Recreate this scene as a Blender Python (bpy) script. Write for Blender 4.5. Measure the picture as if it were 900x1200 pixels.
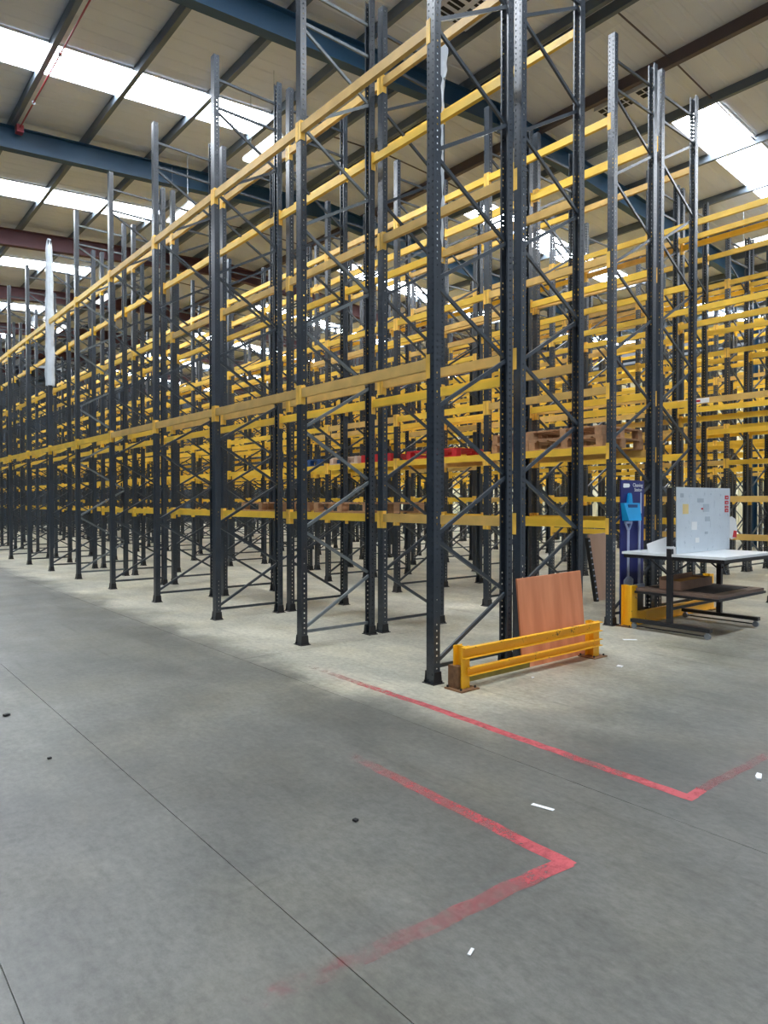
import bpy, math, random
from mathutils import Vector, Matrix
random.seed(7)
for o in list(bpy.data.objects): bpy.data.objects.remove(o)
C = bpy.context.scene.collection
scn = bpy.context.scene

# ---------------------------------------------------------------- camera
cam = bpy.data.cameras.new('camera'); cam.sensor_fit = 'HORIZONTAL'; cam.sensor_width = 36
cam.lens = 807.49 / 900 * 36; cam.clip_end = 400
co = bpy.data.objects.new('camera', cam); C.objects.link(co); scn.camera = co
CX, CY, CZ = -4.1884, -4.3893, 1.6
YAW, PIT = math.radians(50.4415), math.radians(-0.877)
fw = Vector((math.cos(YAW)*math.cos(PIT), math.sin(YAW)*math.cos(PIT), math.sin(PIT)))
rt = Vector((math.sin(YAW), -math.cos(YAW), 0)); up = rt.cross(fw)
M = Matrix((rt, up, -fw)).transposed().to_4x4(); M.translation = (CX, CY, CZ); co.matrix_world = M
def pix(p):
    v = Vector(p) - Vector((CX, CY, CZ)); z = v.dot(fw)
    if z < .1: return None
    return 450 + 807.49*v.dot(rt)/z, 600 - 807.49*v.dot(up)/z, z

# ---------------------------------------------------------------- light
w = bpy.data.worlds.new('sky'); scn.world = w; w.use_nodes = True
bg = w.node_tree.nodes['Background']; bg.inputs[0].default_value = (.80, .89, 1, 1); bg.inputs[1].default_value = .42
scn.view_settings.view_transform = 'Standard'; scn.view_settings.look = 'None'
scn.view_settings.gamma = 1; scn.view_settings.exposure = 0.0
SKY_E = 28.0

# ---------------------------------------------------------------- materials
def lin(c): return tuple(((x/255+.055)/1.055)**2.4 if x/255 > .04045 else x/255/12.92 for x in c)+(1,)
def mat(name, rgb, rough=.5, metal=0, var=.12, scale=8, bump=0, spec=.5, emit=None, rgb2=None):
    m = bpy.data.materials.new(name); m.use_nodes = True; nt = m.node_tree; N = nt.nodes; L = nt.links
    b = N['Principled BSDF']; b.inputs['Roughness'].default_value = rough; b.inputs['Metallic'].default_value = metal
    b.inputs['Specular IOR Level'].default_value = spec
    c = lin(rgb)
    if emit:
        b.inputs['Base Color'].default_value = c
        b.inputs['Emission Color'].default_value = c; b.inputs['Emission Strength'].default_value = emit; return m
    tc = N.new('ShaderNodeTexCoord'); n = N.new('ShaderNodeTexNoise'); n.inputs['Scale'].default_value = scale; n.inputs['Detail'].default_value = 4
    L.new(tc.outputs['Object'], n.inputs['Vector'])
    r = N.new('ShaderNodeValToRGB'); r.color_ramp.elements[0].position = .3; r.color_ramp.elements[1].position = .7
    d = lin(rgb2) if rgb2 else tuple(min(1, v*(1+var)) for v in c[:3])+(1,)
    r.color_ramp.elements[0].color = tuple(v*(1-var) for v in c[:3])+(1,) if not rgb2 else c; r.color_ramp.elements[1].color = d
    L.new(n.outputs['Fac'], r.inputs['Fac']); 
    oi = N.new('ShaderNodeObjectInfo'); hs = N.new('ShaderNodeHueSaturation'); mr = N.new('ShaderNodeMapRange')
    mr.inputs['To Min'].default_value = 1-var*.8; mr.inputs['To Max'].default_value = 1+var*.8
    L.new(oi.outputs['Random'], mr.inputs['Value']); L.new(mr.outputs[0], hs.inputs['Value']); L.new(r.outputs['Color'], hs.inputs['Color'])
    L.new(hs.outputs['Color'], b.inputs['Base Color'])
    if bump:
        bp = N.new('ShaderNodeBump'); bp.inputs['Strength'].default_value = bump; bp.inputs['Distance'].default_value = .01
        L.new(n.outputs['Fac'], bp.inputs['Height']); L.new(bp.outputs[0], b.inputs['Normal'])
    return m
MT = dict(
  post=mat('black_blue_paint', (44,52,61), .34, 0, .25, 3, spec=.75),
  brace=mat('black_brace_paint', (46,54,62), .34, 0, .2, 5, spec=.7),
  grey_brace=mat('worn_grey_brace', (112,120,124), .42, .2, .15, 9),
  galv=mat('galvanised_steel', (150,158,166), .4, .5, .15, 14),
  beam=mat('yellow_beam_paint', (238,194,66), .4, 0, .12, 2.5),
  dusty=mat('dusty_yellow_paint', (216,176,98), .5, 0, .14, 4),
  conn=mat('yellow_connector_paint', (238,190,80), .45, 0, .15, 6),
  guard=mat('safety_yellow_paint', (255,188,36), .4, 0, .06, 9),
  rust=mat('worn_rusty_plate', (120,86,56), .7, 0, .3, 20),
  olive=mat('olive_beam_paint', (120,108,40), .6, 0, .2, 9),
  blue=mat('blue_steel_paint', (34,72,100), .45, 0, .1, 2),
  red_steel=mat('oxide_red_steel_paint', (88,52,58), .6, 0, .12, 2),
  purlin=mat('galvanised_purlin', (104,114,124), .38, .35, .15, 1.5),
  brown_purlin=mat('brown_purlin_steel', (92,80,80), .6, 0, .15, 2),
  sheet=mat('grey_roof_liner', (214,217,224), .6, 0, .05, .6),
  skyl=mat('skylight_sheet', (240,247,255), .5, emit=SKY_E),
  tube=mat('lamp_diffuser', (255,255,250), .5, emit=3),
  white=mat('white_enamel', (225,228,230), .4, 0, .04, 5),
  cream=mat('cream_wall_cladding', (196,190,160), .7, 0, .06, .5),
  darkwall=mat('dark_wall_cladding', (62,72,84), .7, 0, .15, .5),
  ply=mat('orange_plywood', (226,150,108), .6, 0, .1, 3, rgb2=(198,120,80)),
  ply2=mat('pale_plywood', (206,172,150), .6, 0, .08, 3),
  wood=mat('pallet_wood', (176,134,98), .75, 0, .2, 8),
  palewood=mat('pale_pallet_wood', (206,180,160), .75, 0, .12, 8),
  redp=mat('red_plastic', (200,40,48), .5, 0, .08, 5),
  bluep=mat('blue_plastic', (40,80,135), .5, 0, .1, 5),
  blk=mat('black_steel', (34,34,38), .4, 0, .15, 8),
  lam=mat('white_laminate', (232,236,238), .3, 0, .02, 4),
  shelfwood=mat('brown_shelf_board', (128,106,92), .6, 0, .15, 6),
  matt=mat('dark_rubber_mat', (58,54,54), .8, 0, .15, 9),
  card=mat('brown_cardboard', (150,118,98), .8, 0, .1, 8),
  ybox=mat('yellow_card', (205,150,60), .7, 0, .1, 8),
  board=mat('whiteboard_film', (206,216,224), .35, 0, .04, 5),
  navy=mat('navy_board', (34,42,110), .4, 0, .06, 3),
  cyan=mat('cyan_plastic', (20,160,222), .4, 0, .06, 5),
  pale=mat('pale_blue_grey_plastic', (176,186,214), .45, 0, .05, 5),
  paper=mat('white_paper', (236,238,238), .7, 0, .03, 5),
  redink=mat('red_print', (205,40,50), .6, 0, .05, 5),
  yellink=mat('yellow_note', (226,202,140), .7, 0, .05, 5),
  greyink=mat('grey_print', (176,188,198), .7, 0, .1, 5),
  dark=mat('dark_debris', (28,28,30), .8, 0, .2, 9),
  pipe=mat('red_conduit', (150,50,60), .5, 0, .1, 5),
  joint=mat('joint_filler', (92,92,86), .9, 0, .2, 9),
  orange=mat('orange_paint', (224,120,60), .5, 0, .1, 5),
)
def stretch(m, sc):
    nt = m.node_tree; n = [x for x in nt.nodes if x.type == 'TEX_NOISE'][0]; tc = [x for x in nt.nodes if x.type == 'TEX_COORD'][0]
    mp = nt.nodes.new('ShaderNodeMapping'); mp.inputs['Scale'].default_value = sc
    nt.links.new(tc.outputs['Object'], mp.inputs[0]); nt.links.new(mp.outputs[0], n.inputs['Vector'])
stretch(MT['ply'], (2.2, 2.2, .25)); stretch(MT['ply2'], (2.2, 2.2, .25)); stretch(MT['wood'], (.3, 2, 2)); stretch(MT['shelfwood'], (.4, 2, 1))
def chips(m, rgb, lo, hi, scale):
    """paint chipped off in spots down to another colour"""
    nt = m.node_tree; N = nt.nodes; L = nt.links; b = N['Principled BSDF']; src = b.inputs['Base Color'].links[0].from_socket
    tc = N.new('ShaderNodeTexCoord'); n = N.new('ShaderNodeTexNoise'); n.inputs['Scale'].default_value = scale; n.inputs['Detail'].default_value = 8; n.inputs['Roughness'].default_value = .75
    L.new(tc.outputs['Object'], n.inputs['Vector']); r = N.new('ShaderNodeMapRange'); r.inputs['From Min'].default_value = lo; r.inputs['From Max'].default_value = hi
    L.new(n.outputs['Fac'], r.inputs[0]); x = N.new('ShaderNodeMix'); x.data_type = 'RGBA'; L.new(r.outputs[0], x.inputs[0]); L.new(src, x.inputs[6]); x.inputs[7].default_value = lin(rgb)
    L.new(x.outputs[2], b.inputs['Base Color'])
chips(MT['guard'], (96,60,36), .60, .64, 9); chips(MT['beam'], (150,112,60), .64, .70, 6); chips(MT['dusty'], (150,118,78), .60, .68, 6)
chips(MT['board'], (170,184,196), .58, .66, 12)
def slots(m, px, pz, hw, hh, cols):
    """punched slots of the upright: real see-through holes by alpha, laid out in object space"""
    nt = m.node_tree; N = nt.nodes; L = nt.links
    tc = N.new('ShaderNodeTexCoord'); sp = N.new('ShaderNodeSeparateXYZ'); L.new(tc.outputs['Object'], sp.inputs[0])
    def mth(op, a, b=None, c=None):
        n = N.new('ShaderNodeMath'); n.operation = op
        for i, v in enumerate((a, b, c)):
            if v is None: continue
            if isinstance(v, (int, float)): n.inputs[i].default_value = v
            else: L.new(v, n.inputs[i])
        return n.outputs[0]
    zf = mth('LESS_THAN', mth('ABSOLUTE', mth('SUBTRACT', mth('FRACT', mth('DIVIDE', sp.outputs['Z'], pz)), .5)), hh/pz)
    ay = mth('ABSOLUTE', sp.outputs['Y'])
    yf = mth('LESS_THAN', mth('ABSOLUTE', mth('SUBTRACT', ay, cols)), hw)
    geo = N.new('ShaderNodeNewGeometry')
    ng = N.new('ShaderNodeSeparateXYZ'); L.new(geo.outputs['Normal'], ng.inputs[0])
    nx = mth('GREATER_THAN', mth('ABSOLUTE', ng.outputs['X']), .5)
    face_x = mth('MULTIPLY', mth('MULTIPLY', zf, yf), nx)
    ny = mth('GREATER_THAN', mth('ABSOLUTE', ng.outputs['Y']), .5)
    zf2 = mth('LESS_THAN', mth('ABSOLUTE', mth('SUBTRACT', mth('FRACT', mth('DIVIDE', sp.outputs['Z'], pz)), .5)), hh*.8/pz)
    xm = mth('LESS_THAN', mth('ABSOLUTE', sp.outputs['X']), .008)
    face_y = mth('MULTIPLY', mth('MULTIPLY', zf2, xm), ny)
    a = mth('SUBTRACT', 1, mth('MAXIMUM', face_x, face_y))
    L.new(a, N['Principled BSDF'].inputs['Alpha'])
MT['post_slot'] = mat('punched_upright_paint', (44,52,61), .32, 0, .25, 3, spec=.75)
slots(MT['post_slot'], .0, .055, .0055, .010, .026)

def floor_mat():
    m = bpy.data.materials.new('worn_concrete'); m.use_nodes = True; nt = m.node_tree; N = nt.nodes; L = nt.links
    b = N['Principled BSDF']; tc = N.new('ShaderNodeTexCoord')
    def noise(s, d, sc=(1,1,1), rough=.6):
        mp = N.new('ShaderNodeMapping'); mp.inputs['Scale'].default_value = sc; L.new(tc.outputs['Object'], mp.inputs[0])
        n = N.new('ShaderNodeTexNoise'); n.inputs['Scale'].default_value = s; n.inputs['Detail'].default_value = d; n.inputs['Roughness'].default_value = rough
        L.new(mp.outputs[0], n.inputs['Vector']); return n.outputs['Fac']
    def ramp(f, a, c1, c, c2):
        r = N.new('ShaderNodeValToRGB'); r.color_ramp.elements[0].position = a; r.color_ramp.elements[1].position = c
        r.color_ramp.elements[0].color = c1; r.color_ramp.elements[1].color = c2; L.new(f, r.inputs[0]); return r.outputs[0]
    def mix(f, a, c, mode='MIX'):
        x = N.new('ShaderNodeMix'); x.data_type = 'RGBA'; x.blend_type = mode
        if isinstance(f, float): x.inputs[0].default_value = f
        else: L.new(f, x.inputs[0])
        L.new(a, x.inputs[6]); L.new(c, x.inputs[7]); return x.outputs[2]
    base = ramp(noise(.55, 7), .35, lin((124,125,120)), .65, lin((156,155,148)))
    st = ramp(noise(1.5, 9, (1,.4,1), .72), .38, lin((140,138,132)), .62, lin((228,225,218)))
    c1 = mix(.55, base, st, 'MULTIPLY')
    fine = ramp(noise(26, 6, (1,.6,1), .75), .35, lin((188,188,186)), .65, lin((255,255,255)))
    c2 = mix(.75, c1, fine, 'MULTIPLY')
    spots = ramp(noise(5, 8, (1,.7,1), .8), .62, (1,1,1,1), .74, lin((190,188,182)))
    c3 = mix(.7, c2, spots, 'MULTIPLY')
    warm = ramp(noise(.9, 3), .45, (1,1,1,1), .7, (1.04,1.0,.90,1)); c3 = mix(1.0, c3, warm, 'MULTIPLY')
    scuff = ramp(noise(3.2, 6, (2.5,.16,1), .6), .60, (1,1,1,1), .75, lin((196,194,190))); c3 = mix(.8, c3, scuff, 'MULTIPLY')
    scuff2 = ramp(noise(4, 7, (.3,2.2,1), .7), .60, (1,1,1,1), .74, lin((205,204,200))); c3 = mix(.7, c3, scuff2, 'MULTIPLY')
    hs = N.new('ShaderNodeHueSaturation'); hs.inputs['Value'].default_value = 1.6; L.new(c3, hs.inputs['Color'])
    # paler tint under and between the racks, darker in the aisle and foreground
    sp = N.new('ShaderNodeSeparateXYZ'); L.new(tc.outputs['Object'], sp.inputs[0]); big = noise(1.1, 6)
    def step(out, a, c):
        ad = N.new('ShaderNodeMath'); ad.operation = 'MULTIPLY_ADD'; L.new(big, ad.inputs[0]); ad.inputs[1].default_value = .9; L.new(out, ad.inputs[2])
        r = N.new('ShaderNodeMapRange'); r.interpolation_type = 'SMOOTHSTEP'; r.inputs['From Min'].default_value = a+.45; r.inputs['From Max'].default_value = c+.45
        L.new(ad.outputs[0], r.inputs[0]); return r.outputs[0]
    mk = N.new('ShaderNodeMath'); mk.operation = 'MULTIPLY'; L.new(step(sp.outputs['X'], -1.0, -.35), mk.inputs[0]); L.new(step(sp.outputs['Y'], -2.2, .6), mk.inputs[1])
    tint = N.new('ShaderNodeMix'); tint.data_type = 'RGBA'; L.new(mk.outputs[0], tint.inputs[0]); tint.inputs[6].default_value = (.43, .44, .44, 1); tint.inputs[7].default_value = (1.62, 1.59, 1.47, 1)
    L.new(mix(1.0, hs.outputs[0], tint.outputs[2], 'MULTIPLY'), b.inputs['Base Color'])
    rr = N.new('ShaderNodeMapRange'); rr.inputs['To Min'].default_value = .32; rr.inputs['To Max'].default_value = .6
    L.new(noise(1.3, 5), rr.inputs[0]); L.new(rr.outputs[0], b.inputs['Roughness'])
    bp = N.new('ShaderNodeBump'); bp.inputs['Strength'].default_value = .12; bp.inputs['Distance'].default_value = .01
    L.new(noise(18, 8), bp.inputs['Height']); L.new(bp.outputs[0], b.inputs['Normal'])
    return m
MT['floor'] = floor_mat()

def paint_mat(name, wear0, wear1):
    """worn paint: patches missing where wear is high; wear grows along the line via a vertex attribute"""
    m = bpy.data.materials.new(name); m.use_nodes = True; nt = m.node_tree; N = nt.nodes; L = nt.links
    b = N['Principled BSDF']; b.inputs['Base Color'].default_value = lin((192,80,88)); b.inputs['Roughness'].default_value = .5
    tc = N.new('ShaderNodeTexCoord'); n = N.new('ShaderNodeTexNoise'); n.inputs['Scale'].default_value = 14; n.inputs['Detail'].default_value = 8
    n.inputs['Roughness'].default_value = .75; L.new(tc.outputs['Object'], n.inputs['Vector'])
    at = N.new('ShaderNodeAttribute'); at.attribute_name = 'wear'
    a = N.new('ShaderNodeMath'); a.operation = 'ADD'; L.new(n.outputs['Fac'], a.inputs[0]); L.new(at.outputs['Fac'], a.inputs[1])
    mr = N.new('ShaderNodeMapRange'); mr.inputs['From Min'].default_value = .50; mr.inputs['From Max'].default_value = 1.0
    mr.inputs['To Min'].default_value = .9; mr.inputs['To Max'].default_value = 0.0; L.new(a.outputs[0], mr.inputs[0])
    L.new(mr.outputs[0], b.inputs['Alpha']); return m
MT['paint'] = paint_mat('worn_red_floor_paint', 0, 1)

def film_mat():
    m = mat('cloudy_plastic_film', (214,222,230), .35, 0, .05, 9)
    m.node_tree.nodes['Principled BSDF'].inputs['Alpha'].default_value = .82; return m
MT['film'] = film_mat()

# ---------------------------------------------------------------- mesh helpers
class MB:
    def __init__(s): s.v = []; s.f = []
    def hexa(s, pts):
        n = len(s.v); s.v += [tuple(p) for p in pts]
        s.f += [tuple(n+i for i in q) for q in ((0,3,2,1),(4,5,6,7),(0,1,5,4),(1,2,6,5),(2,3,7,6),(3,0,4,7))]; return s
    def box(s, x0, x1, y0, y1, z0, z1):
        return s.hexa([(x0,y0,z0),(x1,y0,z0),(x1,y1,z0),(x0,y1,z0),(x0,y0,z1),(x1,y0,z1),(x1,y1,z1),(x0,y1,z1)])
    def bar(s, a, b, w, h, side=(0,1,0)):
        """box from a to b; w along `side`, h across"""
        a = Vector(a); b = Vector(b); d = (b-a).normalized(); sd = Vector(side); sd = (sd-d*sd.dot(d)).normalized(); u = d.cross(sd)
        q = [(-1,-1),(1,-1),(1,1),(-1,1)]
        return s.hexa([p+sd*(i*w/2)+u*(j*h/2) for p in (a, b) for i, j in q])
    def prism(s, prof, a, b, X, Y):
        """sweep closed profile (u,v) from a to b; X,Y are profile axes"""
        a, b, X, Y = map(Vector, (a, b, X, Y)); n = len(s.v); k = len(prof)
        s.v += [tuple(p+X*u+Y*v) for p in (a, b) for u, v in prof]
        s.f += [(n+i, n+(i+1) % k, n+k+(i+1) % k, n+k+i) for i in range(k)]
        s.f += [tuple(n+i for i in reversed(range(k))), tuple(n+k+i for i in range(k))]; return s
    def tube(s, a, b, r, k=8, r2=None):
        a = Vector(a); b = Vector(b); d = (b-a).normalized(); t = Vector((0,0,1)) if abs(d.z) < .9 else Vector((1,0,0))
        X = d.cross(t).normalized(); Y = d.cross(X); n = len(s.v); r2 = r if r2 is None else r2
        for p, q in ((a, r), (b, r2)):
            for i in range(k):
                t = 2*math.pi*i/k; s.v.append(tuple(p+X*math.cos(t)*q+Y*math.sin(t)*q))
        s.f += [(n+i, n+(i+1) % k, n+k+(i+1) % k, n+k+i) for i in range(k)]
        s.f += [tuple(n+i for i in reversed(range(k))), tuple(n+k+i for i in range(k))]; return s
    def mesh(s, name):
        me = bpy.data.meshes.new(name); me.from_pydata(s.v, [], s.f)
        import bmesh
        bm = bmesh.new(); bm.from_mesh(me); bmesh.ops.recalc_face_normals(bm, faces=bm.faces); bm.to_mesh(me); bm.free()
        return me
    def build(s, name, m, parent=None, **kw):
        me = s.mesh(name); me.materials.append(MT[m]); return link(name, me, parent, **kw)
def link(name, me, parent=None, loc=None, **kw):
    o = bpy.data.objects.new(name, me); C.objects.link(o); o.parent = parent
    if loc: o.location = loc
    for k, v in kw.items(): o[k] = v
    return o
def empty(name, loc, label=None, category=None, group=None, rz=0, **kw):
    o = bpy.data.objects.new(name, None); C.objects.link(o); o.location = loc; o.rotation_euler.z = rz; o.empty_display_size = .2
    if label: o['label'] = label
    if category: o['category'] = category
    if group: o['group'] = group
    for k, v in kw.items(): o[k] = v
    return o
ORD = ['zeroth','first','second','third','fourth','fifth','sixth','seventh','eighth','ninth','tenth','eleventh','twelfth','thirteenth','fourteenth','fifteenth','sixteenth','seventeenth','eighteenth','nineteenth','twentieth','twenty-first','twenty-second']

# ---------------------------------------------------------------- floor
fl = empty('floor', (0,0,0), kind='structure')
MB().box(-12, 36, -9, 47, -.30, -.005).build('subfloor', 'joint', fl)
gx = [-12, -8.4, -6.55, -3.71, -2.79, -.87, 3.1, 6.9, 10.6, 14.3, 18.0, 21.8, 25.5, 29.2, 34.2]
gy = [-9, -4.9, 1.9+.0, 8.6, 15.3, 22.0, 28.7, 35.4, 46.2]
G = .002
for i in range(len(gx)-1):
    ys = gy if i >= 5 else [-9, 8.6, 28.7, 46.2]
    for j in range(len(ys)-1):
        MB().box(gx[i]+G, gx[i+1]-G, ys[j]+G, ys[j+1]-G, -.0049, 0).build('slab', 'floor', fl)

# ---------------------------------------------------------------- building
APX, VAL, SL = 7.8, 21.3, .075
RY = [6.1+6.7*n for n in range(-2, 7)]
def rbot(x):   # underside of rafters
    d = abs(x-APX) if x < VAL else abs(x-(2*VAL-APX))
    return 10.05 - SL*d
XS = [(-5.7, APX), (APX, VAL), (VAL, 2*VAL-APX)]
rf = empty('steel_frame', (0,0,0), kind='structure')
rf.name = 'ceiling'
def ibeam(mb, a, b, h, wd, t=.02):
    A = Vector(a); B = Vector(b); d = (B-A).normalized(); u = Vector((0,1,0)); z = u.cross(d)*-1
    if z.z < 0: z = -z
    W = wd/2; s = t/2
    mb.prism([(-W,0),(W,0),(W,t),(s,t),(s,h-t),(W,h-t),(W,h),(-W,h),(-W,h-t),(-s,h-t),(-s,t),(-W,t)], A, B, u, z)
for n, Y in enumerate(RY):
    mname = 'blue' if Y < 13.5 else 'red_steel'
    for x0, x1 in XS:
        mb = MB(); ibeam(mb, (x0, Y, rbot(x0)), (x1, Y, rbot(x1)), .5, .22); mb.build('rafter', mname, rf)
    for hx in (APX, 2*VAL-APX):   # apex stiffener plates
        MB().box(hx-.015, hx+.015, Y-.12, Y+.12, rbot(hx)-.02, rbot(hx)+.52).build('apex_plate', mname, rf)
    for xc in (-5.7, VAL):
        mb = MB(); h = .42
        mb.prism([(-.11,-h/2),(.11,-h/2),(.11,-h/2+.02),(.012,-h/2+.02),(.012,h/2-.02),(.11,h/2-.02),(.11,h/2),(-.11,h/2),(-.11,h/2-.02),(-.012,h/2-.02),(-.012,-h/2+.02),(-.11,-h/2+.02)], (xc,Y,0), (xc,Y,rbot(xc)+.02), (0,1,0), (1,0,0))
        mb.build('column', 'blue', rf)
        if xc > 0:
            for sx in (-1, 1):
                MB().prism([(0,0),(1.5,.12),(0,-.5)], (xc+sx*.15,Y-.1,rbot(xc)), (xc+sx*.15,Y+.1,rbot(xc)), (sx,0,0), (0,0,1)).build('haunch', mname, rf)
PL = [-5.4, -3.85, -2.3, -.72, .83, 2.4, 3.95, 5.5, 6.75, 7.15, 9.25, 11.05, 13.25, 15.4, 17.5, 19.6, 21.0]
PL += [2*VAL-x for x in PL[7:] if 2*VAL-x > VAL+.1]
rtop = lambda x: rbot(x)+.5
for x in PL:
    z0 = rtop(x)
    brown = abs(x-9.25) < .1
    for n in range(len(RY)-1):
        if RY[n+1] < 5: continue
        mb = MB(); y0, y1 = RY[n]+.004, RY[n+1]-.004
        mb.prism([(-.05,0),(.045,0),(.045,.03),(.035,.03),(.035,.012),(-.038,.012),(-.038,.184),(.05,.184),(.05,.2),(-.05,.2)], (x,y0,z0), (x,y1,z0), (1,0,0), (0,0,1))
        if brown: mb.box(x-.06, x+.06, y0, y1, z0-.05, z0-.001)
        mb.build('purlin', 'brown_purlin' if brown else 'purlin', rf)
# tie rods between purlins
for yy in (2.75, 9.45, 16.1, 22.9):
    for a, b in ((7.15, 9.25), (9.25, 11.05), (11.05, 13.25), (5.5, 6.75)):
        MB().tube((a, yy, rtop(a)+.1), (b, yy+.02, rtop(b)+.1), .018, 6).build('tie_rod', 'brown_purlin', rf)
# ribbed liner sheets with rooflight strips
SK = [(2.75+6.7*n, 3.87+6.7*n) for n in range(-2, 7)]
skx = {0: (-5.0, 3.95), 1: (11.35, 19.9), 2: (24.3, 31.5)}
def ribbed(x0, x1, y0, y1, name='roof_sheet', m='sheet'):
    n = max(1, round((y1-y0)/.33)); st = (y1-y0)/n; mb = MB(); pts = []
    for i in range(n):
        a = y0+i*st
        pts += [(a, 0), (a+st*.70, 0), (a+st*.76, .009), (a+st*.94, .009)]
    pts.append((y1, 0))
    k = len(pts); base = []
    xs = [x0, x1]
    for x in xs:
        z = rtop(x)+.202
        for y, h in pts: mb.v.append((x, y, z+h))
        for y, h in pts: mb.v.append((x, y, z+h+.05))
    for i in range(k-1):
        mb.f += [(i, i+1, 2*k+i+1, 2*k+i), (k+i, 3*k+i, 3*k+i+1, k+i+1)]
        mb.f += [(i, k+i, k+i+1, i+1), (2*k+i, 2*k+i+1, 3*k+i+1, 3*k+i)]
    mb.f += [(0, 2*k, 3*k, k), (k-1, 2*k-1, 4*k-1, 3*k-1)]
    return mb.build(name, m, rf)
for si, (x0, x1) in enumerate(XS):
    y = -9.0; sx0, sx1 = skx[si]
    for a, b in SK:
        if b < -9: continue
        a = max(a, -9)
        ribbed(x0, x1, y, a) if a > y+.05 else None
        for u, v in ((x0, sx0), (sx1, x1)):
            if v-u > .05: ribbed(u, v, a, b)
        ps = [sx0]+[p for p in PL if sx0+.2 < p < sx1-.2]+[sx1]
        for u, v in zip(ps[:-1], ps[1:]):
            ribbed(u+.003, v-.003, a+.003, b-.003, 'rooflight', 'skyl')
        # upstand trims along the rooflight
        for yy in (a, b):
            MB().hexa([(sx0,yy-.02,rtop(sx0)+.16),(sx1,yy-.02,rtop(sx1)+.16),(sx1,yy+.02,rtop(sx1)+.16),(sx0,yy+.02,rtop(sx0)+.16),
                       (sx0,yy-.02,rtop(sx0)+.2),(sx1,yy-.02,rtop(sx1)+.2),(sx1,yy+.02,rtop(sx1)+.2),(sx0,yy+.02,rtop(sx0)+.2)]).build('rooflight_trim', 'white', rf)
        y = b
    ribbed(x0, x1, y, 46.2)
# walls
wr = empty('wall_right', (0,0,0), kind='structure')
for i in range(56):
    y0 = -9+i*1.0
    MB().prism([(0,0),(.0,.62),(-.04,.66),(-.04,.94),(0,.98),(.1,.98),(.1,0)], (34,y0,0), (34,y0,9.7), (1,0,0), (0,1,0)).build('wall_panel', 'cream', wr)
wb = empty('wall_back', (0,0,0), kind='structure')
for i in range(40):
    x0 = -5.7+i*1.0
    MB().prism([(0,0),(.62,0),(.66,-.04),(.94,-.04),(.98,0),(.98,.1),(0,.1)], (x0,46.3,0), (x0,46.3,10.6), (1,0,0), (0,1,0)).build('wall_panel', 'darkwall', wb)
wl = empty('wall_left_unseen', (0,0,0), kind='structure')  # unseen left wall, added to keep side light off the foreground floor
for i in range(49):
    y0 = -2.6+i*1.0
    MB().prism([(0,0),(0,.62),(.04,.66),(.04,.94),(0,.98),(-.1,.98),(-.1,0)], (-6.1,y0,0), (-6.1,y0,9.1), (1,0,0), (0,1,0)).build('wall_panel', 'darkwall', wl)
# red conduit along a purlin with its junction box
r = empty('conduit', (-.62, 6.1, rtop(-.6)-.10), 'red conduit with end box running along the leftmost roof purlin', 'conduit')
MB().tube((0,.15,.02), (0,6.5,.02), .016, 8).build('pipe', 'pipe', r)
MB().box(-.07,.07,6.4,6.58,-.08,.08).build('junction_box', 'pipe', r)
for yy in (1.2, 3.2, 5.2): MB().box(-.03,.03,yy,yy+.03,-.01,.06).build('clip', 'galv', r)

# ceiling lamps
def batten(x, y, z, label, L=1.5):
    r = empty('batten_lamp', (x, y, z), label, 'ceiling lamp', 'white batten lamps under the roof')
    MB().prism([(-.10,0),(.10,0),(.07,.07),(-.07,.07)], (0,-L/2,.03), (0,L/2,.03), (1,0,0), (0,0,1)).build('housing', 'white', r)
    MB().box(-.085, .085, -L/2+.02, L/2-.02, 0, .029).build('diffuser', 'tube', r)
    top = rtop(x)-z
    for s in (-1, 1): MB().tube((0, s*L*.35, .10), (0, s*L*.35, top), .006, 6).build('hanger', 'galv', r)
batten(2.95, 8.17, 8.8, 'long white batten lamp hanging nearest, above the left rack row', 1.35)
batten(2.95, 12.3, 8.8, 'white batten lamp hanging second back over the left rack row', 1.35)
batten(3.84, 21.1, 8.8, 'white batten lamp hanging third back over the left rack row', 1.35)
batten(3.84, 26.7, 8.8, 'white batten lamp hanging farthest back over the left rack row', 1.35)
batten(16.2, 3.75, 8.85, 'white batten lamp at the right edge, above the yellow beams')
def highbay(x, y, z, label):
    r = empty('high_bay_lamp', (x, y, z), label, 'ceiling lamp', 'round high bay lamps deep in the hall')
    mb = MB(); mb.tube((0,0,0), (0,0,.22), .2, 14, .09); mb.build('reflector', 'white', r)
    MB().tube((0,0,-.012), (0,0,-.001), .17, 14).build('lens', 'tube', r)
    MB().tube((0,0,.22), (0,0,.42), .07, 10).build('gear_housing', 'galv', r)
    MB().tube((0,0,.42), (0,0,rtop(x)-z), .008, 6).build('hanger', 'galv', r)
highbay(2.75, 23.6, 8.75, 'round white high bay lamp above the left row, nearest of the cluster')
highbay(2.95, 25.0, 8.7, 'round white high bay lamp above the left row, middle of the cluster')
highbay(2.75, 26.4, 8.7, 'round white high bay lamp above the left row, farthest of the cluster')
highbay(17.4, 12.9, 8.75, 'round white high bay lamp seen between the posts right of centre, lower one')
highbay(14.8, 10.6, 8.8, 'round white high bay lamp seen between the posts right of centre, upper one')
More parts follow.
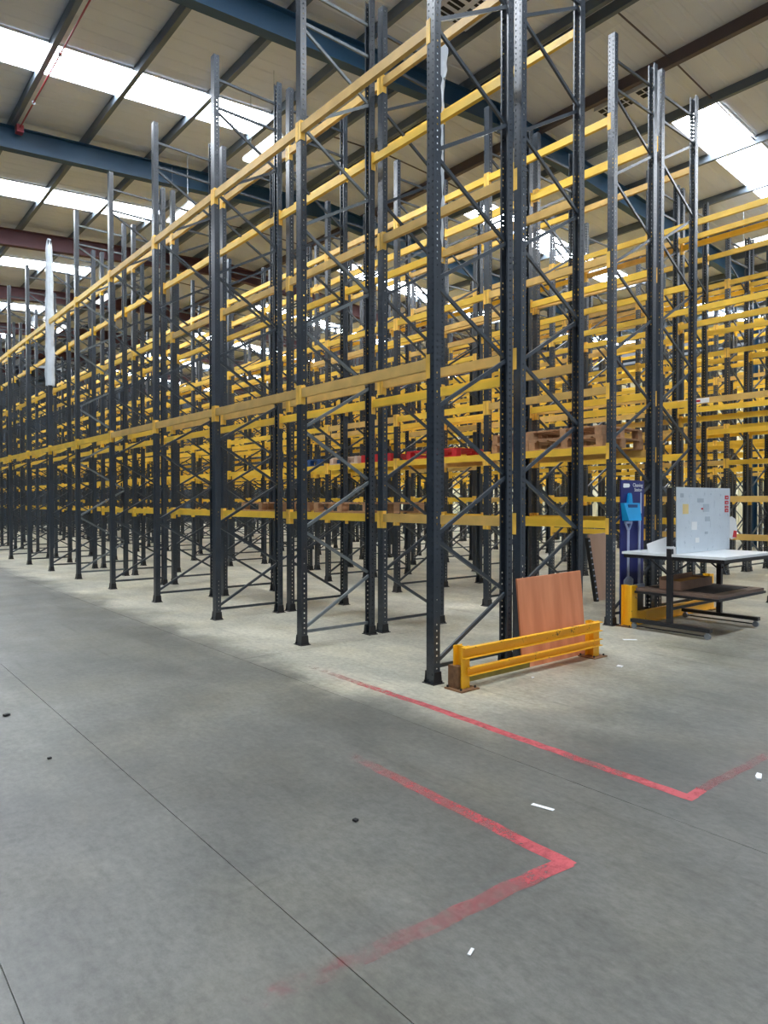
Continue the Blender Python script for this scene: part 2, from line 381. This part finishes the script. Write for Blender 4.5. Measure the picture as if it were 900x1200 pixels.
def vent(x, y, lx, ly, label):
    z = rtop(x)+.12
    r = empty('roof_vent', (x, y, z), label, 'vent')
    MB().box(-lx/2, lx/2, -ly/2, ly/2, 0, .08).build('casing', 'sheet', r)
    n = 3
    for i in range(n):
        c = -ly/2+ly*(i+.5)/n; w_ = ly/n*.33
        for s in (-1, 1): MB().box(s*lx*.23-lx*.16, s*lx*.23+lx*.16, c-w_, c+w_, -.012, -.002).build('grille', 'dark', r)
        MB().box(-lx*.42, lx*.42, c-.012, c+.012, -.02, -.013).build('slat', 'sheet', r)
vent(9.86, 4.12, .42, 1.4, 'pale vented panel in the roof above the second double rack')
vent(4.9, 4.35, .9, .8, 'grey vented panel in the roof at the top edge of the view')

# ---------------------------------------------------------------- racking
D, GAP, BAY, H, PITCH = .967, .198, 2.1174, 7.56, 3.73
PW, PD, T = .095, .076, .004     # post width along y, depth along x, sheet
def post_mesh(sgn, simple=False):
    """C section; web on the outer (aisle) side, sgn=-1 faces -x"""
    x0 = sgn*PD/2; x1 = -sgn*PD/2; W = PW/2; s = -sgn
    if simple: pr = [(x0,-W),(x1,-W),(x1,W),(x0,W)]
    else: pr = [(x0,-W),(x1,-W),(x1,-W+.018),(x1-s*T,-W+.018),(x1-s*T,-W+T),(x0+s*T,-W+T),(x0+s*T,W-T),(x1-s*T,W-T),(x1-s*T,W-.018),(x1,W-.018),(x1,W),(x0,W)]
    return MB().prism(pr, (0,0,.006), (0,0,H), (1,0,0), (0,1,0))
PM = {}
for sgn in (-1, 1):
    me = post_mesh(sgn).mesh('post'); me.materials.append(MT['post_slot']); PM[sgn] = me
fm = MB().box(-.065,.065,-.075,.075,0,.008); fm.tube((-.045,.06,.008),(-.045,.06,.025),.009,6); fm.tube((.045,-.06,.008),(.045,-.06,.025),.009,6)
FOOT = fm.mesh('foot_plate'); FOOT.materials.append(MT['blk'])
fl_ = MB().prism([(-.05,0),(.05,0),(.04,.10),(-.04,.10)], (0,-.004,.008), (0,.004,.008), (1,0,0), (0,0,1))
GUS = fl_.mesh('foot_gusset'); GUS.materials.append(MT['blk'])
def brace_list():
    """(x0,z0,x1,z1) in a frame whose lacing starts at local x=0"""
    L = []; z = .17; side = 0; a, b = .03, D-.03
    L.append((a, .14, b, .14))
    while z < 6.75:
        nz = z+.56
        L.append((a if side == 0 else b, z+.02, b if side == 0 else a, min(nz-.02, 6.84))); z = nz; side ^= 1
    L.append((a, 6.88, b, 6.88)); L.append((a, 7.27, b, 7.27)); return L
BR = brace_list(); BM = {}
def brace_mb(mb, s, mirror, off):
    x0, z0, x1, z1 = s
    if mirror: x0, x1 = D-x0, D-x1
    mb.bar((x0,off,z0), (x1,off,z1), .028, .040)
for mirror in (0, 1):
    for col in ('brace', 'grey_brace'):
        BM[mirror, col] = []
        for i, s in enumerate(BR):
            mb = MB(); off = -.012 if i % 2 else .012
            x0, z0, x1, z1 = s
            if mirror: x0, x1 = D-x0, D-x1
            d = Vector((x1-x0,0,z1-z0)).normalized(); n_ = Vector((-d.z,0,d.x))
            # small C channel: web + two lips
            mb.prism([(-.012,-.0165),(.012,-.0165),(.012,-.013),(-.008,-.013),(-.008,.013),(.012,.013),(.012,.0165),(-.012,.0165)], (x0,off,z0), (x1,off,z1), (0,1,0), n_)
            me = mb.mesh('brace'); me.materials.append(MT[col]); BM[mirror, col].append(me)
SM = {}
def simple_frame(mb, mirror, ox=0, oy=0):
    for x in (0, D): mb.box(ox+x-PD/2, ox+x+PD/2, oy-PW/2, oy+PW/2, .0, H)
    for i, (x0, z0, x1, z1) in enumerate(BR):
        if mirror: x0, x1 = D-x0, D-x1
        mb.bar((ox+x0,oy,z0), (ox+x1,oy,z1), .024, .033)
for mirror in (0, 1):
    mb = MB(); simple_frame(mb, mirror); me = mb.mesh('upright_frame'); me.materials.append(MT['post']); SM[mirror] = me

# rows: x of left post, y0, mirror, levels per face (left, right)
Y0 = [0, .6, .08, .35, .2, .5, .1, .3]
rows = []
for n in range(8):
    X = PITCH*n
    if n == 0: la, lb = ([2.80,5.70],[2.77,5.67]), ([1.40,3.02,4.77,6.65],[1.38,3.04,4.82,6.62])
    elif n == 1: la, lb = ([1.30,2.27,3.04,4.72,6.48],[1.33,2.27,3.06,4.75,6.45]), ([1.33,2.27,3.05,4.76,6.57],[1.30,2.27,3.06,4.80,6.52])
    else:
        j = random.uniform(-.06, .06)
        la = ([1.02 if n == 2 else 1.1,1.64,3.33-.08*(n-2)+j,4.9+j,6.35],[1.64,3.30-.05*(n-2),4.88,6.5])
        lb = ([1.64,3.12-j,4.93,6.42],[1.64,3.0+j,4.95,6.45])
        if n > 2: la[0].append(2.45); lb[0].append(2.5); la[0].sort(); lb[0].sort()
    rows.append((X, Y0[n], 0, la)); rows.append((X+D+GAP, Y0[n], 1, lb))
YMAX = 43
frames = []; beams = []
for ri, (X, y0, mir, lv) in enumerate(rows):
    nb = int((YMAX-y0)/BAY)
    for k in range(nb+1):
        y = y0+k*BAY
        q = pix((X+D/2, y, 2.5)); s = 0 if q is None or not -60 < q[0] < 960 else 1/q[2]
        frames.append((s, ri, k, X, y, mir))
    for fi in (0, 1):
        for li, z in enumerate(lv[fi]):
            for k in range(nb):
                if ri == 4 and fi == 0 and li == 0 and k > 1: continue
                if ri == 1 and li == 0 and k > 5+2*fi: continue
                if ri >= 6 and li == 0 and lv[fi][0] < 1.2: continue
                y = y0+k*BAY; x = X+(D if fi else 0)
                a, b = pix((x, y, z)), pix((x, y+BAY, z)); s = 0
                if a and b:
                    x0, x1 = sorted((a[0], b[0])); vis = min(x1, 900)-max(x0, 0)
                    if vis > 0 and min(a[1], b[1]) > -80: s = max(vis, 4)/((a[2]+b[2])/2)
                beams.append((s, ri, fi, li, k, x, y, z))
frames.sort(key=lambda t: -t[0]); beams.sort(key=lambda t: -t[0])
NF, NFULL, NBm = 290, 120, 296
RN = lambda ri: ORD[ri+1]
galv_frames = {(0,1), (0,5)}
for idx, (s, ri, k, X, y, mir) in enumerate(frames[:NF]):
    if s == 0: break
    where = 'at the aisle end' if k == 0 else ORD[k+1]+' post pair back'
    lab = f'black steel upright rack frame, {where} of the {RN(ri)} rack row from left'
    if idx < NFULL:
        r = empty('upright_frame', (X, y, 0), lab, 'rack frame', 'upright frames of the pallet racks')
        if (ri, k) in galv_frames: r['label'] = f'black upright rack frame with pale grey braces, {ORD[k+1]} back of {RN(ri)} row'
        for sgn, x in ((-1, 0), (1, D)):
            link('post', PM[sgn], r, (x,0,0)); link('foot_plate', FOOT, r, (x,0,0)); link('foot_gusset', GUS, r, (x,-.056,0)); link('foot_gusset', GUS, r, (x,.056,0))
        for me in BM[mir, 'grey_brace' if (ri, k) in galv_frames else 'brace']: link('brace', me, r)
    else:
        link('upright_frame', SM[mir], None, (X,y,0), label=lab, category='rack frame', group='upright frames of the pallet racks')
mb = MB()
for s, ri, k, X, y, mir in frames[NF:] if frames[NF-1][0] else [f for f in frames if f[0] == 0]: simple_frame(mb, mir, X, y)
mb.build('upright_frames', 'post', kind='stuff', label='black upright frames farthest back in the hall, packed beyond counting', category='rack frames')

# beams
BH, BD = .098, .048
def beam_mb(mb, ox=0, oy=0, oz=0, sgn=-1):
    xo = ox+sgn*.014; g = .052
    pr = [(-BD/2,-BH/2),(BD/2,-BH/2),(BD/2,BH/2-.02),(BD/2-.014,BH/2-.02),(BD/2-.014,BH/2),(-BD/2,BH/2)]
    if sgn > 0: pr = [(-u, v) for u, v in pr][::-1]
    mb.prism(pr, (xo,oy+g,oz), (xo,oy+BAY-g,oz), (1,0,0), (0,0,1))
def conn_mb(mb, end, ox=0, oy=0, oz=0, sgn=-1):
    """L-shaped end connector: plate against the post side and plate on the post face"""
    f = ox+sgn*(PD/2+.001); e = oy+(0 if end == 0 else BAY); d = 1 if end == 0 else -1
    a, b = sorted((f, f+sgn*.004)); y0, y1 = sorted((e+d*.004, e+d*.054))
    mb.box(a, b, y0, y1, oz-.125, oz+.085)
    a, b = sorted((f, f-sgn*.055)); y0, y1 = sorted((e+d*.0485, e+d*.0525))
    mb.box(a, b, y0, y1, oz-.125, oz+.085)
BMs = {}; CM = {}
for sgn in (-1, 1):
    for mn in ('dusty', 'beam'):
        mb = MB(); beam_mb(mb, sgn=sgn); me = mb.mesh('rail'); me.materials.append(MT[mn]); BMs[sgn, mn] = me
    for e in (0, 1):
        mb = MB(); conn_mb(mb, e, sgn=sgn); me = mb.mesh('end_connector'); me.materials.append(MT['conn']); CM[sgn, e] = me
SIDE = ('left', 'right')
label_beam = None
for s, ri, fi, li, k, x, y, z in beams[:NBm]:
    sgn = 1 if fi else -1
    mn = 'dusty' if ri < 2 and z > 2 and fi == 0 or random.random() < .25 and ri > 0 else 'beam'
    lab = f'yellow beam, {ORD[li+1]} level up, {ORD[k+1]} bay back, {SIDE[fi]} face of {RN(ri)} rack row'
    r = empty('rack_beam', (x,y,z), lab, 'rack beam', 'yellow pallet rack beams')
    link('rail', BMs[sgn, mn], r); link('end_connector', CM[sgn,0], r); link('end_connector', CM[sgn,1], r)
    if ri == 4 and fi == 0 and li == 2 and k == 0: label_beam = r
mb = MB()
for s, ri, fi, li, k, x, y, z in beams[NBm:]:
    sgn = 1 if fi else -1; beam_mb(mb, x, y, z, sgn)
    for e in (0, 1): conn_mb(mb, e, x, y, z, sgn)
mb.build('rack_beams', 'beam', kind='stuff', label='yellow rack beams farther back in the hall, packed beyond counting', category='rack beams')
if label_beam:
    p = MB().box(-.019,-.0125,1.0,1.55,-.04,.04).build('label_strip', 'paper', label_beam)
    p.location.x = -.025
    MB().box(-.0215,-.0192,1.15,1.4,-.018,.018).build('print', 'redink', p)

# torn film on two posts
def film(name, x, y, z0, z1, prof, label, seed):
    rnd = random.Random(seed); mb = MB(); n = 26; ring = 8
    for i in range(n+1):
        t = i/n; z = z0+(z1-z0)*t; rx, ry = prof(t)
        for j in range(ring):
            a = 2*math.pi*j/ring; q = 1+rnd.uniform(-.14, .14)
            mb.v.append((math.cos(a)*rx*q, math.sin(a)*ry*q, z+rnd.uniform(-.02, .02)))
    for i in range(n):
        for j in range(ring):
            a = i*ring+j; b = i*ring+(j+1) % ring; mb.f.append((a, b, b+ring, a+ring))
    o = mb.build(name, 'film', label=label, category='plastic film'); o.location = (x, y, 0)
film('plastic_film', 0, BAY*6, 4.25, 7.60, lambda t: (.105-.035*t-.03*max(0, t-.93)*14, .10-.03*t-.03*max(0, t-.93)*14), 'pale cloudy plastic film wrapped round an upright of the left row, far left', 3)
film('plastic_film', 2.132, BAY, 4.72, 7.52, lambda t: (.095 if t > .86 else .05+.02*math.sin(t*9)**2, .09 if t > .86 else .056), 'torn white plastic film hanging on the post behind the nearest upright', 5)

# ---------------------------------------------------------------- barriers
def barrier(name, x, y, length, hgt, rails, label, thick=.10):
    r = empty(name, (x,y,0), label, 'barrier', 'yellow end of rack barriers')
    for px_ in (0, length):
        p = MB(); t = thick/2
        p.prism([(-t,-t),(t,-t),(t,-t+.01),(.006,-t+.01),(.006,t-.01),(t,t-.01),(t,t),(-t,t),(-t,t-.01),(-.006,t-.01),(-.006,-t+.01),(-t,-t+.01)], (px_,0,.012), (px_,0,hgt), (1,0,0), (0,1,0))
        post = p.build('post', 'guard', r)
        MB().box(px_-.11, px_+.11, -.11, .095, 0, .012).build('base_plate', 'rust', r)
        b = MB()
        for sx in (-1, 1):
            for sy in (-1, 1): b.tube((px_+sx*.085, sy*.08, .012), (px_+sx*.085, sy*.08, .03), .010, 6)
        b.build('bolt', 'blk', post, kind='stuff')
    for z0, z1, dx in rails:
        m = MB(); t = thick/2
        m.prism([(-t-.045,z0),(-t-.001,z0),(-t-.001,z1),(-t-.045,z1),(-t-.045,z1-.008),(-t-.010,z1-.008),(-t-.010,z0+.008),(-t-.045,z0+.008)], (-.05+dx,0,0), (length+.05,0,0), (0,1,0), (0,0,1))
        m.build('rail', 'guard', r)
    return r
g1 = barrier('guard_rail', .06, -.285, 1.93, .37, [(.27,.365,0),(.12,.19,.06)], 'yellow two rail steel barrier in front of the nearest rack end')
MB().box(-.07,-.01,-.03,.09,.012,.2).build('side_bracket', 'rust', g1)
g2 = barrier('guard_rail', 3.84, .425, 2.2, .53, [(.02,.19,.05)], 'low yellow steel barrier behind the wheeled workbench', .11)
MB().box(-.068,.068,-.100,-.056,.0121,.53).build('post_cover', 'guard', g2)
lb = empty('loose_beam', (.12,-.13,0), 'loose olive yellow beam lying on the floor behind the near barrier', 'beam')
MB().box(0,1.0,-.045,.045,.0,.10).build('rail', 'olive', lb)
MB().box(-.006,-.001,-.06,.06,0,.13).build('end_connector', 'rust', lb)

# ---------------------------------------------------------------- sheets leaning
def lean(name, m, x0, x1, yb, yt, h, t, label, skew=0, cat='sheet'):
    o = MB(); d = Vector((0, yt-yb, h)).normalized(); nrm = Vector((0, -d.z, d.y))
    n = len(o.v); L = Vector((0, yt-yb, h))
    for f in (0, 1):
        for a, b in ((x0,0),(x1,0),(x1+skew,1),(x0+skew,1)):
            z = .0 if b == 0 else L.z; y = yb+(yt-yb)*b
            sag = .015*((a-x0)/(x1-x0)) if b else 0
            o.v.append((a, y - f*t, z+sag+(.004 if f == 0 and b == 0 else 0)))
    o.f += [(n,n+1,n+2,n+3),(n+7,n+6,n+5,n+4),(n,n+4,n+5,n+1),(n+1,n+5,n+6,n+2),(n+2,n+6,n+7,n+3),(n+3,n+7,n+4,n)]
    return o.build(name, m, label=label, category=cat)
lean('plywood_sheet', 'ply', 1.02, 2.06, -.155, -.062, .85, .018, 'orange brown plywood sheet leaning on the rack behind the near barrier', .02)
lean('plywood_sheet', 'ply2', 5.50, 5.98, 1.98, 2.06, 1.07, .02, 'pale plywood sheet leaning inside the rack left of the blue tool board', -.12)
lo = empty('loose_upright', (5.36, 1.93, 0), 'loose black punched rack post leaning beside the pale plywood sheet', 'post')
me = MB().prism([(-.03,-.03),(.03,-.03),(.03,.03),(-.03,.03)], (0.08,0,.0), (-.06,.08,1.02), (1,0,0), (0,1,0)).build('post', 'blk', lo)
hb = MB()
for i in range(11):
    t = (i+.5)/11; x = .08-.14*t; y = .08*t; hb.box(x-.02, x+.02, y-.034, y-.0301, t*1.02-.012, t*1.02+.012)
hb.build('slot_marks', 'pale', lo, kind='stuff')

# ---------------------------------------------------------------- workbench
wbx = empty('workbench', (4.43, -.19, 0), 'black wheeled workbench with white top and lower shelf by the rack', 'workbench')
MB().box(-.70,.68,-.66,.63,.935,.965).build('top', 'lam', wbx)
fr = MB(); fr.box(-.68,.66,-.645,-.60,.89,.934).box(-.68,.66,.57,.615,.89,.934).box(-.68,-.64,-.60,.57,.89,.934).box(.62,.66,-.60,.57,.89,.934)
fr.build('top_frame', 'blk', wbx)
sh = MB().box(-.60,.66,-.54,.49,.47,.505).build('shelf', 'shelfwood', wbx)
MB().box(-.42,.52,-.40,.42,.506,.512).build('mat', 'matt', sh)
MB().box(-.62,.67,-.56,.50,.44,.469).build('shelf_frame', 'blk', wbx)
for x in (-.68, .62):
    MB().box(x-.028, x+.028, -.03, .03, .13, 1.765 if x < 0 else 1.70).build('upright', 'blk', wbx)
    ft = MB().box(x-.035, x+.035, -.50, .50, .085, .129).build('foot', 'blk', wbx)
    MB().box(x-.012, x+.012, -.47, .47, .0305, .045).build('lower_bar', 'blk', wbx)
    for y in (-.46, .46):
        c = MB().tube((x-.016,y,.037), (x+.016,y,.037), .036, 12).build('castor', 'galv', wbx)
        MB().box(x-.022, x+.022, y-.02, y+.02, .075, .085).build('fork', 'galv', c)
# gussets under the top
for x in (-.68, .62):
    for s in (-1, 1): MB().bar((x, s*.03, .72), (x, s*.25, .888), .02, .02, (1,0,0)).build('strut', 'blk', wbx)
MB().bar((-.652,0,.30), (.592,0,.30), .03, .03).build('cross_bar', 'blk', wbx)
# collar on front upright
MB().box(-.712,-.648,-.034,.034,1.03,1.06).build('collar', 'white', wbx)
# display board between the uprights
db = empty('display_board', (4.45, -.245, .968), 'large white board covered with faint notes standing on the workbench', 'whiteboard')
MB().box(-.66,.75,-.006,.006,0,.805).build('panel', 'board', db)
rn = random.Random(4)
for i, (x, z, a, b, m) in enumerate([(-.52,.48,.14,.12,'yellink'),(-.36,.60,.10,.12,'board'),(-.15,.62,.16,.05,'greyink'),(.0,.5,.16,.1,'greyink'),(.06,.38,.12,.06,'greyink'),(.2,.3,.2,.1,'board'),(-.3,.28,.14,.10,'paper'),(-.2,.12,.1,.06,'paper'),(-.58,.68,.08,.05,'greyink'),(.3,.55,.1,.1,'board'),(.05,.22,.08,.03,'greyink'),(-.05,.53,.05,.02,'redink')]):
    MB().box(x, x+a, -.0095, -.0065, z, z+b).build('note', m, db)
for z, h in ((.66,.05),(.595,.045),(.545,.03),(.49,.045)):
    MB().box(.60,.70,-.0095,-.0065, z, z+h).build('red_lettering', 'redink', db)
    MB().box(.63,.67,-.0105,-.0097, z+h*.3, z+h*.6).build('letter_gap', 'board', db)
# hanging paper to the right
pp = MB(); pts = [(0,0),(.10,-.05),(.24,-.03),(.27,.08),(.22,.22),(.10,.26),(0,.24)]
pp.prism(pts, (5.205,-.23,1.14), (5.205,-.226,1.14), (1,0,0), (0,0,1)).build('paper_sheet', 'paper', label='curled white paper with red corner stuck on the board right edge', category='paper')
MB().prism([(.13,-.02),(.24,-.03),(.25,.06),(.16,.07)], (5.205,-.2345,1.14), (5.205,-.2305,1.14), (1,0,0), (0,0,1)).build('red_corner', 'redink', bpy.data.objects['paper_sheet'])
# folded card left of the upright
MB().hexa([(3.80,.12,.966),(3.98,-.06,.966),(3.985,-.055,.966),(3.805,.125,.966),(3.80,.14,1.07),(3.98,-.05,1.17),(3.985,-.045,1.17),(3.805,.145,1.07)]).build('folded_card', 'paper', label='small white folded card standing on the left end of the workbench', category='card')
# cardboard tray on shelf
ct = empty('cardboard_tray', (4.33,-.10,.514), 'long low brown cardboard tray on the workbench lower shelf', 'box', rz=.05)
MB().box(-.42,.50,-.12,-.11,0,.11).build('side', 'card', ct); MB().box(-.42,.50,.14,.15,0,.15).build('side', 'card', ct)
MB().box(-.42,-.41,-.109,.139,0,.11).build('end_flap', 'card', ct); MB().box(.49,.50,-.109,.139,0,.11).build('end_flap', 'card', ct)
MB().box(-.409,.489,-.109,.139,.0,.085).build('contents', 'ybox', ct)
# cable under the bench top
cb = MB(); P = [Vector((5.0+.0*t, -.28+.25*math.sin(t*3), .93-.42*t)) for t in [i/10 for i in range(11)]]
P = [Vector((4.86+.16*t, -.30, .885-.20*math.sin(math.pi*t/2)-.04*t)) for t in [i/10 for i in range(11)]]
for a, b in zip(P[:-1], P[1:]): cb.tube(a, b, .008, 6)
cb.build('cable', 'galv', label='grey cable looped under the right end of the workbench top', category='cable')

# ---------------------------------------------------------------- cleaning tool board
sb = empty('tool_board', (4.18,.565,0), 'tall navy blue cleaning tool board standing in front of the rack', 'board')
MB().box(-.28,.28,-.006,.012,.0,1.88).build('panel', 'navy', sb)
MB().box(-.27,.27,-.010,-.0065,.02,.38).build('black_base', 'blk', sb)
def bpx(px_, py_): return (px_-733)*.0215-.28, 1.87-(py_-564)*.0112
def txt(body, x, z, size, m, parent):
    cu = bpy.data.curves.new('lettering', 'FONT'); cu.body = body; cu.size = size; cu.extrude = .001; cu.align_x = 'CENTER'
    o = bpy.data.objects.new('tmp', cu); C.objects.link(o); dg = bpy.context.evaluated_depsgraph_get()
    me = bpy.data.meshes.new_from_object(o.evaluated_get(dg)); bpy.data.objects.remove(o); me.materials.clear(); me.materials.append(MT[m])
    q = link('lettering', me, parent, (x, -.0085, z)); q.rotation_euler.x = math.pi/2; return q
txt('Cleaning', .12, 1.795, .07, 'paper', sb); txt('Station', .13, 1.735, .066, 'paper', sb)
MB().prism([(-.08,-.02),(-.06,-.03),(.06,-.025),(.08,0),(.06,.025),(-.07,.025)], (-.155,-.0095,1.81), (-.155,-.0065,1.81), (1,0,0), (0,0,1)).build('emblem', 'paper', sb)
MB().box(.185,.215,-.012,-.0065,1.44,1.72).build('label_strip', 'pale', sb)
def tool(name, loc, label, cat): return empty(name, loc, label, cat)
dp = tool('dustpan', (4.07,.553,1.35), 'bright cyan dustpan hanging on the navy tool board', 'dustpan')
mb = MB(); mb.hexa([(-.15,-.10,0),(.15,-.10,0),(.15,-.0,0),(-.15,-.0,0),(-.19,-.05,.23),(.19,-.05,.23),(.19,-.0,.23),(-.19,-.0,.23)]); mb.build('pan', 'cyan', dp)
MB().box(-.11,.11,-.065,-.051,.17,.21).build('mouth_shadow_lip', 'bluep', dp)
MB().prism([(-.05,0),(.05,0),(.035,.10),(.018,.13),(-.018,.13),(-.035,.10)], (0,-.03,.231), (0,0,.231), (1,0,0), (0,0,1)).build('handle', 'cyan', dp)
bm_ = tool('broom', (4.30,.53,.45), 'pale long handled broom hanging right on the navy tool board', 'broom')
MB().tube((0,0,.0), (0,0,1.0), .017, 8).build('handle', 'pale', bm_); MB().box(-.10,.10,-.025,.015,-.12,.0).build('head', 'pale', bm_)
bm_.location.z = .5
sv = tool('shovel', (4.03,.53,.355), 'grey shovel with D grip handle on the navy tool board', 'shovel')
MB().tube((0,0,.22), (0,0,.86), .016, 8).build('shaft', 'pale', sv)
gp = MB(); gp.bar((0,0,.86), (-.07,0,.96), .02, .02).bar((0,0,.86), (.07,0,.96), .02, .02).bar((-.08,0,.97), (.08,0,.97), .025, .03); gp.build('grip', 'pale', sv)
MB().prism([(-.10,.06),(-.11,.22),(-.04,.26),(.04,.26),(.11,.22),(.10,.06),(.05,0),(-.05,0)], (0,-.012,0), (0,.0,0), (1,0,0), (0,0,1)).build('blade', 'pale', sv)

# ---------------------------------------------------------------- pallets on the racking
def pallet(x, y, z, lx, ly, m, label, name='pallet', group=None, h=.14):
    r = empty(name, (x,y,z), label, 'pallet', group)
    for i in range(3):
        MB().box(i*(lx-.1)/2, i*(lx-.1)/2+.1, 0, ly, 0, .02).build('bottom_board', m, r)
        for j in range(3): MB().box(i*(lx-.1)/2, i*(lx-.1)/2+.1, j*(ly-.1)/2, j*(ly-.1)/2+.1, .0202, h-.0222).build('block', m, r)
    for j in range(7):
        w_ = ly/7*.78; y0 = j*(ly-w_)/6
        MB().box(0, lx, y0, y0+w_, h-.022, h).build('deck_board', m, r)
    return r
zb = 2.27+BH/2
pallet(3.72, .72, zb, 1.0, 1.2, 'wood', 'brown wooden pallet, bottom of the stack behind the near plywood sheet', group='stacked wooden pallets')
pallet(3.72, .74, zb+.141, 1.0, 1.2, 'wood', 'brown wooden pallet, top of the stack behind the near plywood sheet', group='stacked wooden pallets')
pallet(3.75, 1.95, zb, .95, .70, 'wood', 'short brown wooden pallet, lower one left of the pallet stack', group='stacked wooden pallets')
pallet(3.75, 1.96, zb+.141, .95, .68, 'wood', 'short brown wooden pallet, upper one left of the pallet stack', group='stacked wooden pallets')
pallet(3.70, 3.35, zb, 1.02, 1.2, 'redp', 'red plastic pallet on the second rack level, right hand one')
pallet(3.70, 4.98, zb, 1.02, .85, 'redp', 'red plastic pallet on the second rack level, left hand one')
pallet(3.70, 5.95, zb, 1.0, .9, 'palewood', 'pale wooden pallet beside the red pallets on the rack')
pallet(3.70, 7.2, zb, 1.0, .8, 'bluep', 'blue plastic pallet on the rack left of the pale pallet')
zb1 = 1.40+BH/2
pallet(1.15, 2.4, zb1, .97, 1.2, 'wood', 'flat brown pallet on lowest beams behind the second upright frame')
pallet(1.15, 4.5, zb1, .97, 1.2, 'wood', 'flat brown pallet on lowest beams behind the third upright frame')

# ---------------------------------------------------------------- floor marks and litter
def stripe(path, wd, label, wears):
    mb = MB(); n = len(path); P = [Vector(p) for p in path]; sub = []; W = []
    for i in range(n-1):
        st = max(2, int((P[i+1]-P[i]).length/.08))
        for j in range(st): t = j/st; sub.append(P[i].lerp(P[i+1], t)); W.append(wears[i]*(1-t)+wears[i+1]*t)
    sub.append(P[-1]); W.append(wears[-1]); vals = []; rn = random.Random(9)
    for i, p in enumerate(sub):
        d = (sub[min(i+1, len(sub)-1)]-sub[max(i-1, 0)]).normalized(); s = Vector((-d.y, d.x, 0))
        e = rn.uniform(-.006, .006)
        mb.v += [tuple(p+s*(wd/2+e)), tuple(p-s*(wd/2-e))]; vals += [W[i]]*2
    for i in range(len(sub)-1): mb.f.append((2*i, 2*i+1, 2*i+3, 2*i+2))
    me = bpy.data.meshes.new('floor_line'); me.from_pydata(mb.v, [], mb.f); me.materials.append(MT['paint'])
    at = me.attributes.new('wear', 'FLOAT', 'POINT'); at.data.foreach_set('value', vals)
    return link('painted_line', me, label=label, category='floor marking')
Z = .0015
stripe([(-.50,1.25,Z),(-.51,.3,Z),(-.51,-.6,Z),(-.54,-1.6,Z),(-.55,-1.95,Z),(-.56,-2.62,Z)], .078, 'long worn red floor line running past the nearest rack upright', [.5,.25,.08,.05,.3,-.05])
stripe([(-.585,-2.59,Z*1.6),(-.42,-2.58,Z*1.6),(-.38,-2.58,Z*1.6),(.45,-2.6,Z*1.6)], .06, 'faded short red floor line turning right from the long line end', [-.05,.05,.38,.42])
stripe([(-1.60,-.92,Z),(-1.61,-1.5,Z),(-1.63,-2.2,Z),(-1.645,-2.60,Z)], .08, 'red floor line left of the long one, fading toward the racks', [.5,.28,.22,-.02])
stripe([(-1.63,-2.57,Z*1.6),(-1.98,-2.54,Z*1.6),(-2.44,-2.52,Z*1.6),(-3.15,-2.45,Z*1.6)], .085, 'faded red floor line turning left toward the camera from corner', [.05,.32,.40,.52])
def litter(name, x, y, pts, m, label, rz=0, z=.002, h=.002, cat='litter'):
    o = MB().prism(pts, (0,0,0), (0,0,h), (1,0,0), (0,1,0)).build(name, m, label=label, category=cat); o.location = (x, y, z); o.rotation_euler.z = rz
litter('paper_scrap', -1.27,-2.16, [(-.012,-.06),(.012,-.06),(.014,.06),(-.012,.062)], 'paper', 'white paper strip lying between the two red floor lines', .25)
litter('paper_scrap', .0,-2.72, [(-.03,-.01),(.05,-.015),(.06,.01),(.0,.02),(-.04,.012)], 'paper', 'crumpled white scrap on the floor at the right edge', .4, h=.012)
litter('paper_scrap', 3.06,-.08, [(-.08,-.03),(.08,-.03),(.08,.03),(-.08,.04)], 'paper', 'white paper lying on the floor left of the workbench castor', -.7)
litter('paper_scrap', 1.80,-.72, [(-.035,-.02),(.03,-.03),(.04,.02),(-.02,.03)], 'paper', 'small white scrap in front of the near barrier right post', .4, h=.008)
litter('paper_scrap', .80,-.45, [(-.03,-.012),(.03,-.016),(.03,.012)], 'paper', 'tiny white scrap in front of the near barrier middle', .4, h=.006)
litter('paper_scrap', -2.41,-2.72, [(-.02,-.006),(.02,-.006),(.02,.006),(-.02,.006)], 'paper', 'tiny pale scrap on the bottom foreground floor', .4, h=.003)
litter('debris', -2.12,-1.66, [(-.012,-.01),(.01,-.014),(.014,.008),(-.006,.014)], 'dark', 'dark crumb on the floor left of the red corner', .4, h=.01)
litter('debris', -3.10,1.35, [(-.02,-.016),(.02,-.012),(.018,.014),(-.018,.02)], 'dark', 'dark crumb on the floor, farthest of three at far left', .4, h=.012)
litter('debris', -3.40,.22, [(-.024,-.01),(.022,-.016),(.018,.014),(-.01,.014)], 'dark', 'dark crumb on the floor, leftmost of three at far left', .1, h=.012)
litter('debris', -3.08,.22, [(-.012,-.01),(.012,-.01),(.012,.008),(-.01,.008)], 'dark', 'dark crumb on the floor, rightmost of three at far left', .1, h=.008)
